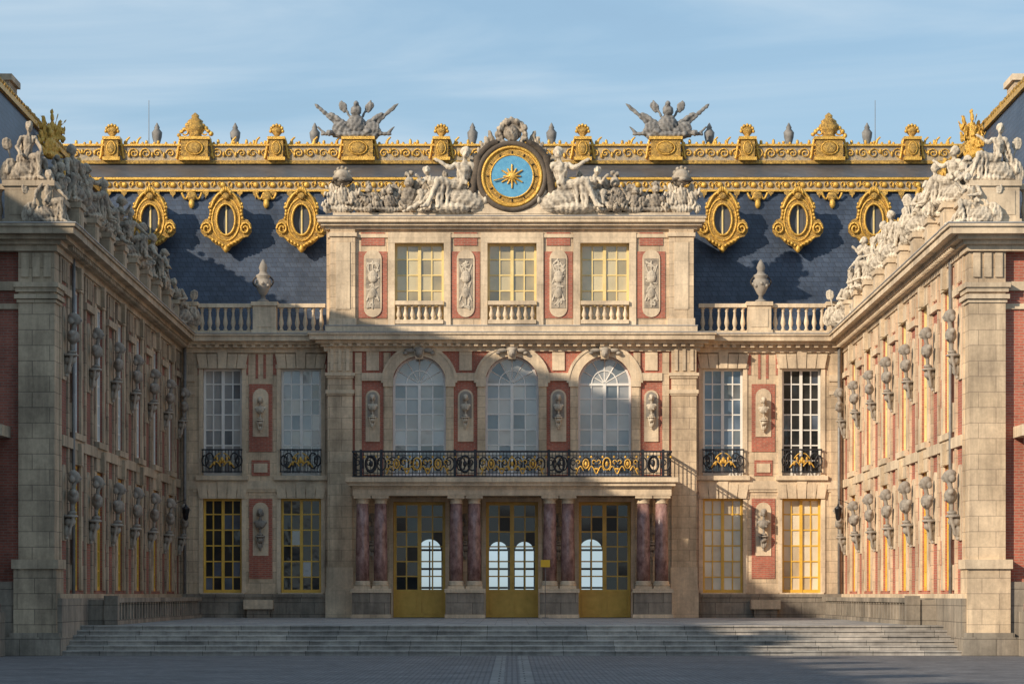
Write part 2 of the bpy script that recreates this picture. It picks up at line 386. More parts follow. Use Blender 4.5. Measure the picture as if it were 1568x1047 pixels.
def crest_trophy():
    random.seed(9); C=[];E=[]
    E+=[((0,0,.5),(.34,.28,.5)),((0,-.02,1.12),(.2,.22,.24)),((0,.05,1.38),(.09,.3,.16)),((0,0,.12),(.85,.32,.2))]
    for s in(-1,1):
        C.append(((s*.3,.05,.5),.13,(s*.85,.08,1.0),.08))
        for k in range(6):
            x=.45+.13*k; z=.62+.09*k
            E.append(((s*(x+.12),.08,z-.12+.05*k),(.075,.05,.34),(0,s*(.5+.05*k),0)))
        C.append(((s*.1,.1,.6),.045,(s*.5,.15,1.55),.035)); E.append(((s*.45,.14,1.3),(.15,.06,.24),(0,s*.3,0)))
        E.append(((s*.55,-.15,.35),(.26,.08,.32),(0,s*.3,0)))
        C.append(((s*.5,-.1,.2),.12,(s*1.15,-.05,.15),.07)); C.append(((s*1.1,-.05,.2),.06,(s*1.3,-.05,.45),.03))
        for k in range(5): E.append(((s*R(.2,1.0),R(-.2,.05),R(.05,.4)),(R(.1,.16),)*3))
    return C,E
def bust():
    C=[((0,-.03,.60),.06,(0,-.06,.78),.06),((-.19,0,.50),.085,(.19,0,.50),.085),((0,0,.22),.055,(0,0,.06),.045)]
    E=[((0,-.08,.885),(.105,.125,.15)),((0,-.03,.94),(.135,.14,.125)),((-.1,.02,.84),(.06,.08,.1)),((.1,.02,.84),(.06,.08,.1)),((0,-.02,.42),(.22,.15,.19)),((0,0,.02),(.13,.12,.045)),((0,-.11,.45),(.1,.06,.1))]
    C+=[((0,-.20,.89),.022,(0,-.225,.85),.024),((-.2,-.03,.52),.05,(.1,-.14,.32),.04),((0,-.18,.80),.03,(0,-.17,.78),.03)]
    E+=[((0,.04,-.07),(.23,.2,.045)),((0,.06,-.2),(.15,.15,.13)),((0,.12,-.42),(.09,.1,.16)),((0,.14,-.6),(.05,.05,.05))]
    for s in(-1,1): C.append(((s*.14,.0,-.12),.045,(s*.07,.08,-.5),.03))
    return C,E
def relief(seed):
    random.seed(seed);C=[];E=[((0,0,1.25),(.19,.2,.24)),((0,0,.62),(.15,.2,.2))]
    C+=[((-.24,0,.35),.035,(.24,0,1.7),.03),((.24,0,.35),.035,(-.24,0,1.7),.03),((0,0,0.1),.03,(0,0,1.85),.03)]
    for i in range(26):
        z=R(.1,1.8); C.append(((R(-.2,.2),0,z),R(.025,.05),(R(-.25,.25),0,z+R(-.2,.2)),R(.02,.04)))
    return C,E
FIG=[sculpt('figure_mesh_%d'%i,*figure(i,i)) for i in range(4)]
TRO=[sculpt('trophy_mesh_%d'%i,*trophy(20+i,1.0+.15*i,1.3+.15*i)) for i in range(3)]
TROL=sculpt('trophy_lead',*crest_trophy(),mat='sculpture_lead')
BUST=sculpt('bust_mesh',*bust(),voxel=.02,amp=.006,mat='sculpture_pale')
REL=[sculpt('relief_mesh_%d'%i,*relief(50+i),voxel=.02,amp=.006,mat='sculpture_pale') for i in range(4)]
def recol(me,mat):
    c=me.copy(); c.materials.clear(); c.materials.append(MATS[mat]); return c
FIGP=[recol(m,'sculpture_pale') for m in FIG]; TROP=[recol(m,'sculpture_pale') for m in TRO]
BUSTD=recol(BUST,'bust_stone')
TROG=recol(TRO[1],'gold_leaf')
random.seed(11)
def place(name,me,loc,s=1,rz=0,parent=None,flip=False):
    o=bpy.data.objects.new(name,me); scene.collection.objects.link(o)
    if not isinstance(s,tuple): s=(s,s,s)
    if flip: s=(-s[0],s[1],s[2])
    p=CUR@Vector(loc)
    o.location=p; o.scale=s; o.rotation_euler=(0,0,rz)
    if parent: o.parent=parent
    return o

# ------------------------------------------------------------------ measures of the main facade (survey units -> metres)
S=40.0
def fx(p): return (p-784)/S
def fz(p): return 1.65+(910-p)/S
T=.775  # terrace level

palace=G('palace_building')
g=palace
ops=[]
for c in(-3.55,0,3.55):
    ops.append((c-1.0,c+1.0,T,fz(768),False)); ops.append((c-1.02,c+1.02,fz(728),fz(586),True))
wall(g,'pavilion_wall','brick_red',fx(502),fx(1066),T,fz(530),0,.55,ops)
gops=[(c-1.0,c+1.0,T,fz(768),False) for c in(-3.55,0,3.55)]
wall(g,'pavilion_ground_floor','stone_ashlar',fx(540),fx(1028),T,fz(735),-.05,-.002,gops)
for s in(-1,1):
    x0,x1=sorted((s*6.1,s*7.05)); o=.14
    box(g,'corner_pilaster','stone_ashlar',x0,x1,-o,.3,T,fz(530))
    for zt,h,e in((fz(571),.12,.10),(fz(575),.1,.05),(fz(597),.14,.08),(fz(602),.08,.04)):
        box(g,'pilaster_capital','stone_trim',x0-e,x1+e,-o-e,.2,zt-h,zt)
    box(g,'pilaster_base','stone_trim',x0-.08,x1+.08,-o-.1,.2,T,fz(900)); box(g,'pilaster_base','stone_trim',x0-.04,x1+.04,-o-.05,.2,fz(900),fz(868))
    for k in(-.3,0,.3):
        box(g,'frieze_triglyph','stone_trim',(x0+x1)/2+k-.06,(x0+x1)/2+k+.06,-o-.05,0,fz(568),fz(535))
for c in(-3.55,0,3.55):
    r=1.02
    window(g,c-r,c+r,fz(728),fz(586),.32,4,6,'white_paint','glass_curtained',arch=True)
    archring(g,'archivolt','stone_trim',c,fz(586),r,r+.34,-.09,.1); archring(g,'archivolt','stone_trim',c,fz(586),r+.34,r+.44,-.12,.05)
    for s in(-1,1):
        x0,x1=sorted((c+s*r,c+s*(r+.30))); box(g,'window_jamb','stone_ashlar',x0,x1,-.08,.02,fz(728),fz(586))
        x0,x1=sorted((c+s*(r-.02),c+s*(r+.36))); box(g,'impost','stone_trim',x0,x1,-.13,.02,fz(592),fz(582))
        ball(g,'keystone_scroll','bust_stone',(c+s*.35,-.2,fz(537)),(.22,.1,.09)); ball(g,'keystone_scroll','bust_stone',(c+s*.52,-.2,fz(541)),(.1,.08,.07))
    prism(g,'keystone','stone_trim',[(c-.14,fz(550)),(c+.14,fz(550)),(c+.22,fz(531)),(c-.22,fz(531))],-.25,.05)
    ball(g,'keystone_mask','bust_stone',(c,-.29,fz(541)),(.15,.13,.19),10); ball(g,'keystone_mask','bust_stone',(c,-.42,fz(543)),(.03,.04,.05)); ball(g,'keystone_mask','bust_stone',(c,-.26,fz(536)),(.2,.13,.11),10)
    window(g,c-1.0,c+1.0,T+.01,fz(768),.35,4,6,'yellow_paint','glass_clear',panel=1.0,st=.12,mt=.05)
    for s in(-1,1):
        x0,x1=sorted((c+s*1.0,c+s*1.16)); box(g,'door_surround','stone_trim',x0,x1,-.11,.0,T,fz(768))
    box(g,'door_surround','stone_trim',c-1.16,c+1.16,-.115,0,fz(768),fz(762))
for xs in(-5.33,-1.775,1.775,5.33):
    w=.27 if abs(xs)>3 else .30
    if abs(xs)>3:
        for s in(-1,1):
            x0,x1=sorted((xs+s*.42,xs+s*.68)); box(g,'brick_edge_quoin','stone_ashlar',x0,x1,-.06,0,fz(728),fz(540))
    box(g,'frieze_block','stone_trim',xs-.24,xs+.24,-.05,0,fz(567),fz(535))
    box(g,'impost_band','stone_trim',xs-.42,xs+.42,-.10,0,fz(583),fz(571)); 
    box(g,'bust_plaque','stone_trim',xs-w,xs+w,-.05,0,fz(676),fz(608)); archring(g,'bust_plaque','stone_trim',xs,fz(608),0.001,w,-.05,0,12)
    box(g,'bust_plaque','bust_stone',xs-w+.07,xs+w-.07,-.075,0,fz(640),fz(608)); archring(g,'bust_plaque','bust_stone',xs,fz(608),0.001,w-.07,-.075,0,12)
    place('bust',BUST,(xs,-.22,fz(637)),(.72,.75,.78),0,g.e)
    place('bust',BUSTD,(xs,-.3,fz(830)),(1.0,.9,1.05),0,g.e)
    box(g,'dado_panel','stone_trim',xs-.33,xs+.33,-.05,0,fz(726),fz(690))
cornice(g,fx(500),fx(1068),0,CORN); dentils(g,fx(502),fx(1066),0,11.24)
# ---- attic
az0,az1=11.66,15.62
aops=[(c-.94,c+.94,fz(492),fz(372),False) for c in(-3.55,0,3.55)]
wall(g,'attic_wall','stone_ashlar',fx(504),fx(1062),az0,az1,.05,.5,aops)
for s in(-1,1):
    x0,x1=sorted((s*6.0,s*6.95))
    box(g,'attic_corner_pier','stone_ashlar',x0,x1,-.07,.3,az0,az1); box(g,'attic_corner_pier','stone_trim',x0+.2,x1-.2,-.1,.2,az0+.9,az1-.5)
    box(g,'attic_corner_pier','stone_trim',x0-.06,x1+.06,-.14,.2,az1-.28,az1-.14)
    box(g,'attic_corner_pier','stone_trim',x0-.05,x1+.05,-.13,.2,az0,az0+.55)
    box(g,'attic_side_wall','stone_ashlar',s*6.93-.2,s*6.93+.01,.5,5.6,az0,az1)
for c in(-3.55,0,3.55):
    window(g,c-.94,c+.94,fz(492),fz(372),.38,4,5,'pale_yellow_paint','glass_attic')
    for a,b in((-1.2,-.94),(.94,1.2)): box(g,'attic_window_frame','stone_trim',c+a,c+b,-.03,.1,fz(500),fz(358))
    box(g,'attic_window_frame','stone_trim',c-1.2,c+1.2,-.035,.1,fz(372),fz(356))
    balustrade(g,c-.92,c+.92,.02,fz(496),fz(461)-fz(496),sp=.26)
for i_,xs in enumerate((-5.33,-1.775,1.775,5.33)):
    box(g,'attic_brick_panel','brick_red',xs-.54,xs+.54,.02,.08,fz(487),fz(385)); box(g,'attic_brick_panel','brick_red',xs-.45,xs+.45,.02,.08,fz(376),fz(356))
    box(g,'relief_frame','stone_trim',xs-.34,xs+.34,-.02,.05,fz(472),fz(396)); archring(g,'relief_frame','stone_trim',xs,fz(396),0.001,.34,-.02,.05,10); archring(g,'relief_frame','stone_trim',xs,fz(472),0.001,.34,-.02,.05,10,pi,2*pi)
    box(g,'relief_ground','sculpture_stone',xs-.27,xs+.27,-.035,.05,fz(472),fz(396))
    place('relief_carving',REL[i_],(xs,-.05,fz(474)),(.95,.4,1.0),0,g.e)
cornice(g,fx(504),fx(1062),.05,[(.06,15.3,15.44),(.14,15.62,15.74),(.3,15.74,15.86),(.42,15.86,16.0),(.46,16.0,16.08)],yb=1.6)
box(g,'attic_roof','lead_roof',fx(505),fx(1061),.3,6.5,15.7,16.06)
box(g,'attic_plinth','stone_trim',fx(500)+.25,fx(1066)-.25,-.1,.9,16.07,16.24)
cornice(g,fx(504),fx(1062),.0,[(.14,11.66,11.92)],yb=.3)
# ---- side bays
YS=.65
for s in(-1,1):
    def X(p): return s*(p-784)/S
    def sb(part,mat,a,b,c,d,y0,y1):
        x0,x1=sorted((X(a),X(b))); box(g,part,mat,x0,x1,y0,y1,fz(d),fz(c))
    wins=[(1078,1140),(1200,1260)]; o=[]
    for a,b in wins:
        x0,x1=sorted((X(a),X(b))); o.append((x0,x1,fz(907),fz(762),False)); o.append((x0,x1,fz(727),fz(562),False))
    x0,x1=sorted((X(1060),X(1300)))
    wall(g,'side_wall','stone_ashlar',x0,x1,T,fz(528),YS,YS+.55,o)
    for a,b in wins:
        x0,x1=sorted((X(a),X(b)))
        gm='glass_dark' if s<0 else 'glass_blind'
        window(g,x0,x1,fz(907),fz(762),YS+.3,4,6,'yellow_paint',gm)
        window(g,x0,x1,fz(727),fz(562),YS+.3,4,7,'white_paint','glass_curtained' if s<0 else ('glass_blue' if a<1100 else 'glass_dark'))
        xc=(x0+x1)/2; w=(x1-x0)/2
        for (za,zb) in((fz(907),fz(762)),(fz(727),fz(562))):
            box(g,'window_surround','stone_trim',xc-w-.16,xc-w,YS-.04,YS+.05,za,zb+.1); box(g,'window_surround','stone_trim',xc+w,xc+w+.16,YS-.04,YS+.05,za,zb+.1)
            box(g,'window_surround','stone_trim',xc-w-.2,xc+w+.2,YS-.05,YS+.05,zb,zb+.16)
            for q in(-2,-1,0,1,2):
                e=.12+ (.05 if q==0 else 0)
                prism(g,'voussoir','stone_trim',[(xc+q*.36-.16,zb+.0),(xc+q*.36+.16,zb+.0),(xc+q*.40+.19,zb+.55+(.12 if q==0 else 0)),(xc+q*.40-.19,zb+.55+(.12 if q==0 else 0))],YS-.06-e*.4,YS+.02)
        box(g,'window_sill','stone_trim',xc-w-.25,xc+w+.25,YS-.2,YS+.05,fz(734),fz(727)); box(g,'window_sill','stone_trim',xc-w-.1,xc+w+.1,YS-.12,YS+.05,fz(914),fz(907))
        zb,zt=fz(722),fz(686); yb=YS-.14
        box(g,'balcony_rail','wrought_iron',xc-w-.03,xc+w+.03,yb-.03,yb+.03,zt-.06,zt); box(g,'balcony_rail','wrought_iron',xc-w-.03,xc+w+.03,yb-.03,yb+.03,zb,zb+.05)
        for i in range(13): 
            xx=xc-w+2*w*i/12; box(g,'balcony_rail','wrought_iron',xx-.014,xx+.014,yb-.014,yb+.014,zb,zt)
        for q in(-.5,.5):
            tube(g,'balcony_rail','wrought_iron',ell(xc+q*.95,(zb+zt)/2,.17,.3,14,yb-.02),.03,5,True)
            tube(g,'balcony_rail','wrought_iron',ell(xc+q*1.3,(zb+zt)/2,.12,.2,12,yb-.02),.03,5,True)
        for q in(-1,1):
            for t in range(3): ball(g,'balcony_gilding','gold_leaf',(xc+q*(.08+.11*t),yb-.05,(zb+zt)/2-.05+.12*math.sin(t*1.8)),(.05,.03,.09))
            tube(g,'balcony_gilding','gold_leaf',[(xc+q*(.05+.42*t),yb-.05,(zb+zt)/2-.22+.18*math.sin(t*3.4)) for t in [k/8 for k in range(9)]],.028,5)
            tube(g,'balcony_gilding','gold_leaf',[(xc+q*(.05+.25*t),yb-.05,(zb+zt)/2+.28-.2*t*t) for t in [k/5 for k in range(6)]],.025,5)
        ball(g,'balcony_gilding','gold_leaf',(xc,yb-.05,(zb+zt)/2+.02),(.07,.04,.13))
    sb('brick_field','brick_red',1153,1189,586,690,YS-.03,YS+.02)
    sb('brick_field','brick_red',1153,1189,762,885,YS-.03,YS+.02)
    sb('brick_field','brick_red',1157,1185,703,727,YS-.03,YS+.02)
    for a,b in((1143,1152),(1190,1199),(1068,1075),(1263,1268)):
        sb('brick_field','brick_red',a,b,540,572,YS-.02,YS+.02)
    sb('brick_field','brick_red',1163,1167,540,578,YS-.02,YS+.02); sb('brick_field','brick_red',1175,1179,540,578,YS-.02,YS+.02)
    xs=X(1171)
    for (zc,zt,k) in((fz(640),fz(605),.8),(fz(818),fz(780),.95)):
        box(g,'bust_plaque','stone_trim',xs-.3,xs+.3,YS-.06,YS,zc-.85*k,zt); archring(g,'bust_plaque','stone_trim',xs,zt,0.001,.3,YS-.06,YS,12)
        place('bust',BUST if zc>6 else BUSTD,(xs,YS-.25,zc),k,0,g.e)
    box(g,'panel_frame','stone_trim',xs-.26,xs+.26,YS-.07,YS,fz(722),fz(708))
    sb('belt_course','stone_trim',1066,1292,735,748,YS-.09,YS); sb('belt_course','stone_trim',1066,1292,748,752,YS-.05,YS)
    sb('plinth','stone_plinth',1066,1292,914,946,YS-.22,YS); sb('plinth','stone_plinth',1066,1292,909,914,YS-.26,YS)
    sb('corner_quoin','stone_ashlar',1275,1293,530,910,YS-.07,YS)
    sb('corner_quoin','stone_trim',1272,1293,572,582,YS-.12,YS); sb('corner_quoin','stone_trim',1272,1293,597,603,YS-.10,YS)
    sb('stone_bench','stone_trim',1150,1195,918,932,YS-.75,YS-.2); sb('stone_bench','stone_plinth',1155,1190,930,946,YS-.65,YS-.25)
    x0,x1=sorted((X(1062),X(1300))); cornice(g,x0,x1,YS,CORN,ret=False); dentils(g,x0,x1,YS,11.24)
    a,b=sorted((X(1072),X(1146))); balustrade(g,a,b,YS+.15,11.66,fz(462)-11.66)
    a,b=sorted((X(1184),X(1268))); balustrade(g,a,b,YS+.15,11.66,fz(462)-11.66)
    a,b=sorted((X(1147),X(1183))); pedestal(g,a,b,YS-.12,YS+.5,11.66,fz(460))
    a,b=sorted((X(1270),X(1310))); pedestal(g,a,b,YS-.12,YS+.5,11.66,fz(460))
    lathe(g,'rain_pipe','lead_pipe',X(1287),YS-.2,[(.06,T),(.06,11.2)],8)
def urn(x,y,z,h=1.65):
    u=G('stone_urn'); k=h/1.65
    lathe(u,'urn_body','bust_stone',x,y,[(r*k,z+q*k) for r,q in[(.22,0),(.22,.08),(.10,.14),(.08,.26),(.16,.36),(.29,.62),(.30,.85),(.22,.93),(.27,1.0),(.28,1.05),(.16,1.12),(.13,1.22),(.17,1.34),(.12,1.5),(.03,1.66)]],14)
    for i in range(8):
        a=2*pi*i/8; ball(u,'urn_garland','bust_stone',(x+.29*math.cos(a)*k,y+.29*math.sin(a)*k,z+(.72-.08*(i%2))*k),.07*k,6)
    for s in(-1,1): tube(u,'urn_handle','bust_stone',[(x+s*(.26+.13*math.sin(t*pi))*k,y,z+(.6+.4*t)*k) for t in[q/8 for q in range(9)]],.03*k,6)
    u.emit()
for s in(-1,1): urn(s*9.6,YS+.2,fz(460))

# ---- portico
PY=-1.95
for c in(-5.28,-1.76,1.76,5.28):
    box(g,'column_pedestal','stone_plinth',c-.71,c+.71,PY-.42,PY+.42,T,T+.95)
    box(g,'column_pedestal','stone_trim',c-.76,c+.76,PY-.46,PY+.46,T,T+.14); box(g,'column_pedestal','stone_trim',c-.77,c+.77,PY-.47,PY+.47,T+.95,T+1.1)
    for s in(-1,1):
        x=c+s*.34; z0=T+1.1; z1=5.36
        box(g,'column_base','stone_trim',x-.31,x+.31,PY-.31,PY+.31,z0,z0+.1)
        lathe(g,'column_base','stone_trim',x,PY,[(.31,z0+.1),(.33,z0+.15),(.29,z0+.2),(.31,z0+.25),(.26,z0+.29)],20)
        lathe(g,'column_shaft','red_marble',x,PY,[(.26,z0+.29),(.262,z0+1.2),(.245,z0+2.2),(.225,z1-.3)],24)
        lathe(g,'column_capital','stone_trim',x,PY,[(.225,z1-.3),(.25,z1-.27),(.23,z1-.25),(.23,z1-.18),(.3,z1-.1)],20)
        box(g,'column_capital','stone_trim',x-.32,x+.32,PY-.32,PY+.32,z1-.1,z1)
        box(g,'wall_pilaster','stone_ashlar',x-.24,x+.24,-.14,-.04,T,z1)
    box(g,'portico_beam','stone_trim',c-.6,c+.6,PY+.36,-.05,z1,z1+.35)
box(g,'portico_entablature','stone_trim',-5.98,5.98,PY-.34,PY+.36,5.36,5.62)
box(g,'portico_entablature','stone_trim',-6.0,6.0,PY-.38,PY+.35,5.62,5.72)
box(g,'portico_slab','stone_trim',-6.12,6.12,PY-.52,0,5.72,5.86); box(g,'portico_slab','stone_trim',-6.22,6.22,PY-.62,0,5.86,6.04)
bz0,bz1=6.05,7.04; by=PY-.4
def rail(a,b,y,z0,z1,horizontal=True):
    def bx(mat,u0,u1,c,d,t):
        if horizontal: box(g,'balcony_railing',mat,u0,u1,y-t,y+t,c,d)
        else: box(g,'balcony_railing',mat,y-t,y+t,u0,u1,c,d)
    bx('wrought_iron',a,b,z1-.07,z1,.05); bx('wrought_iron',a,b,z1-.2,z1-.17,.025); bx('wrought_iron',a,b,z0,z0+.05,.03); bx('wrought_iron',a,b,z0+.14,z0+.17,.025)
    n=int((b-a)/.13)
    for i in range(n+1):
        u=a+(b-a)*i/n; bx('wrought_iron',u-.012,u+.012,z0,z1,.012)
    n=max(1,int((b-a)/.42))
    for i in range(n):
        u=a+(b-a)*(i+.5)/n
        if horizontal:
            tube(g,'balcony_scrolls','wrought_iron',ell(u,(z0+z1)/2,.17,.25,14,y-.03),.03,5,True)
            tube(g,'balcony_scrolls','wrought_iron',ell(u-.05,(z0+z1)/2+.05,.08,.1,10,y-.03),.025,5,True)
            ball(g,'balcony_gilding','gold_leaf',(u+.21,y-.04,z1-.24),(.05,.03,.05),6)
rail(-5.95,5.95,by,bz0,bz1)
rail(by,-.1,-5.95,bz0,bz1,False); rail(by,-.1,5.95,bz0,bz1,False)
for c in(-5.28,-1.76,1.76,5.28):
    for s in(-.38,.38): box(g,'balcony_post','wrought_iron',c+s-.05,c+s+.05,by-.06,by+.06,bz0,bz1+.04)
    tube(g,'balcony_scrolls','wrought_iron',ell(c,(bz0+bz1)/2,.2,.3,16,by-.06),.045,6,True); ball(g,'balcony_scrolls','wrought_iron',(c,by-.07,(bz0+bz1)/2),(.08,.04,.12))
for c in(-3.55,0,3.55):
    zc=(bz0+bz1)/2-.05
    for q in(-1.0,0,1.0):
        xq=c+q*.78; k=1.15 if q==0 else .85
        tube(g,'balcony_gilding','gold_leaf',ell(xq,zc+.05,.13*k,.2*k,12,by-.07),.03,5,True); ball(g,'balcony_gilding','gold_leaf',(xq,by-.06,zc+.05),(.06,.03,.1))
        for s in(-1,1):
            tube(g,'balcony_gilding','gold_leaf',[(xq+s*(.1+.28*t),by-.07,zc-.2+.16*math.sin(t*pi*1.3)) for t in[k_/9 for k_ in range(10)]],.026,5)
            tube(g,'balcony_gilding','gold_leaf',[(xq+s*(.3+.07*math.cos(a)),by-.07,zc+.12+.07*math.sin(a)) for a in[k_*.8 for k_ in range(7)]],.022,5)
            ball(g,'balcony_gilding','gold_leaf',(xq+s*.36,by-.06,zc-.14),(.05,.03,.05),6)
# ---- vestibule behind the doors
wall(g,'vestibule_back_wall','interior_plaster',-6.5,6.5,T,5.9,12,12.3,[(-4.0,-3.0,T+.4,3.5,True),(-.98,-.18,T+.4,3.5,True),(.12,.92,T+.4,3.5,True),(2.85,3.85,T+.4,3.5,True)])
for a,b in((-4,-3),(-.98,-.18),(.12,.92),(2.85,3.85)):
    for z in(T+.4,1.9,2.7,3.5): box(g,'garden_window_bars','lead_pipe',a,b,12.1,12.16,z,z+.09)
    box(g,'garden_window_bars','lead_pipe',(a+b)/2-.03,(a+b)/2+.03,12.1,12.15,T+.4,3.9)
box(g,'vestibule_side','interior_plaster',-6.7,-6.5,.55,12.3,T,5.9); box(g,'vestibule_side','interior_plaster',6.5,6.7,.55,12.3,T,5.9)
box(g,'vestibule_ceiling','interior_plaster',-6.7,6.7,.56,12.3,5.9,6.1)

# ---- mansard roof of the main block
RW=21.0
def quad(g,part,mat,a,b,c,d): g.add(part,mat,[a,b,c,d],[(0,1,2,3)])
yA,zA,yB,zB=2.5,11.6,5.4,18.35
quad(g,'mansard_slope','slate_roof',(-RW,yA,zA),(RW,yA,zA),(RW,yB,zB),(-RW,yB,zB))
quad(g,'roof_gutter','lead_roof',(-RW,.9,11.6),(RW,.9,11.6),(RW,yA,11.61),(-RW,yA,11.61))
box(g,'roof_moulding','crest_ground',-RW,RW,yB-.32,yB+.1,17.85,18.22); box(g,'roof_moulding','gold_leaf',-RW,RW,yB-.42,yB+.1,18.24,18.33); box(g,'roof_moulding','gold_leaf',-RW,RW,yB-.40,yB+.1,17.77,17.84)
quad(g,'upper_roof','lead_roof',(-RW,yB-.3,18.36),(RW,yB-.3,18.36),(RW,8.0,19.3),(-RW,8.0,19.3))
quad(g,'rear_roof','slate_roof',(-RW,8.3,19.3),(RW,8.3,19.3),(RW,14,11),(-RW,14,11))
box(g,'rear_wall','stone_ashlar',-RW,-6.7,13.6,14,0,11.2); box(g,'rear_wall','stone_ashlar',6.7,RW,13.6,14,0,11.2); box(g,'rear_wall','stone_ashlar',-6.7,6.7,13.6,14,6.1,11.2)
x=-17.5
while x<17.6:
    zb=17.78; k=R(.7,1.1)
    prism(g,'roof_lambrequin','gold_carved',[(x-.13,zb),(x-.09,zb-.16*k),(x-.04,zb-.19*k),(x,zb-.3*k),(x+.04,zb-.19*k),(x+.09,zb-.16*k),(x+.13,zb)],yB-.45,yB-.38)
    ball(g,'roof_rosette','gold_leaf',(x,yB-.36,18.04),(.12,.06,.12),8)
    for s in(-1,1):
        tube(g,'roof_scroll','gold_leaf',[(x+s*(.2+.1*math.cos(a)*(1-a/12))+.08,yB-.36,18.04+.13*math.sin(a)*(1-a/12)) for a in[q*.7 for q in range(12)]],.024,5)
    ball(g,'roof_leaf','gold_leaf',(x+.35,yB-.34,18.04+R(-.06,.06)),(.05,.05,.12),6)
    x+=.66+R(-.03,.03)
for s in(-1,1):
    for X0 in(6.9,9.82,12.8):
        ball(g,'roof_pendant','gold_carved',(s*X0,yB-.5,17.55),(.22,.1,.2)); ball(g,'roof_pendant','gold_leaf',(s*X0,yB-.62,17.25),(.12,.08,.2)); 
        for q in(-1,1): tube(g,'roof_pendant','gold_leaf',[(s*X0+q*(.1+.3*t),yB-.5,17.7-.25*math.sin(pi*t)) for t in[k/6 for k in range(7)]],.05,5)
cy=8.0
box(g,'ridge_crest','gold_carved',-RW,RW,cy-.2,cy+.2,19.3,19.43); box(g,'ridge_crest','gold_leaf',-RW,RW,cy-.16,cy+.16,20.04,20.12)
box(g,'ridge_crest','crest_ground',-RW,RW,cy-.06,cy+.06,19.4,20.05)
x=-17.9
while x<17.9:
    sg_=random.choice((-1,1)); rr=R(.17,.23)
    tube(g,'ridge_crest_scroll','gold_leaf',[(x+sg_*(rr-.014*q)*math.cos(q*.75),cy-.1,19.74+(rr-.014*q)*math.sin(q*.75)) for q in range(13)],R(.024,.036),5)
    ball(g,'ridge_crest_scroll','gold_leaf',(x+.27,cy-.1,19.74+R(-.1,.1)),(.06,.06,.12),6)
    ball(g,'ridge_crest_scroll','gold_leaf',(x+R(0,.2),cy,20.2),(.07,.07,R(.06,.16)),6); ball(g,'ridge_crest_scroll','gold_leaf',(x+.35,cy,20.16),(.06,.06,.07),6)
    if random.random()<.35: tube(g,'ridge_crest_scroll','gold_leaf',[(x+.1,cy,20.1),(x+.16,cy,20.3),(x+.28,cy,20.42)],lambda t:.05*(1-t)+.02,5)
    x+=R(.42,.54)
def gpost(px,w,zt,kind):
    X0=px*118/4400
    box(g,'crest_pedestal','gold_carved',X0-w,X0+w,cy-.35,cy+.35,19.45,20.35); box(g,'crest_pedestal','gold_leaf',X0-w-.08,X0+w+.08,cy-.42,cy+.42,20.27,20.39); box(g,'crest_pedestal','gold_leaf',X0-w-.08,X0+w+.08,cy-.42,cy+.42,19.42,19.55)
    ball(g,'crest_pedestal','gold_carved',(X0,cy-.38,19.92),(w*.6,.08,.24)); tube(g,'crest_pedestal','gold_leaf',ell(X0,19.92,w*.62,.27,14,cy-.38),.03,5,True)
    for s in(-1,1): tube(g,'crest_pedestal','gold_leaf',[(X0+s*(w+.03+.2*t),cy-.1,20.3-.75*t+.12*math.sin(6*t)) for t in[q/7 for q in range(8)]],.06,5)
    if kind=='pin':
        lathe(g,'crest_vase','gold_carved',X0,cy,[(.14,20.4),(.1,20.46),(.22,20.6),(.26,20.72),(.18,20.78),(.08,20.9)],10)
        for k in range(7): a=pi*k/6; ball(g,'crest_vase','gold_leaf',(X0+.25*math.cos(a),cy-.1,20.64+.25*math.sin(a)),(.07,.08,.08),6)
    if kind=='vase':
        lathe(g,'crest_vase','gold_carved',X0,cy,[(.35,20.4),(.25,20.5),(.36,20.65),(.42,20.85),(.3,21.0),(.33,21.07),(.15,21.2),(.16,21.3),(.02,21.42)],12)
        for s in(-1,1):
            for k in range(5): ball(g,'crest_vase','gold_leaf',(X0+s*(.22+.11*k),cy-.1,20.98-.12*k+R(-.04,.04)),(R(.08,.12),.1,R(.07,.12)),6)
            tube(g,'crest_vase','gold_leaf',[(X0+s*(.4+.12*math.cos(a)),cy-.15,20.6+.12*math.sin(a)) for a in[q*.8 for q in range(8)]],.04,5)
for s in(-1,1):
    for p in(108,360,612): gpost(s*p,.28,0,'pin')
    gpost(s*485,.55,0,'vase'); gpost(s*235,.6,0,'none')
    for p in(60,421,540,300):
        X0=s*p*120/4400; lathe(g,'ridge_vase','sculpture_lead',X0,cy+1.2,[(.16,19.2),(.12,20.3),(.2,20.6),(.22,20.8),(.1,20.95),(.12,21.0),(.02,21.2)],8)
    place('roof_trophy',TROL,(s*235*118/4400+.1*s,cy,20.38),(1.2,1.0,1.0),0,flip=(s<0))
    lathe(g,'lightning_rod','lead_pipe',s*556*119/4400,cy+1,[(.02,19.3),(.012,22.1)],5)
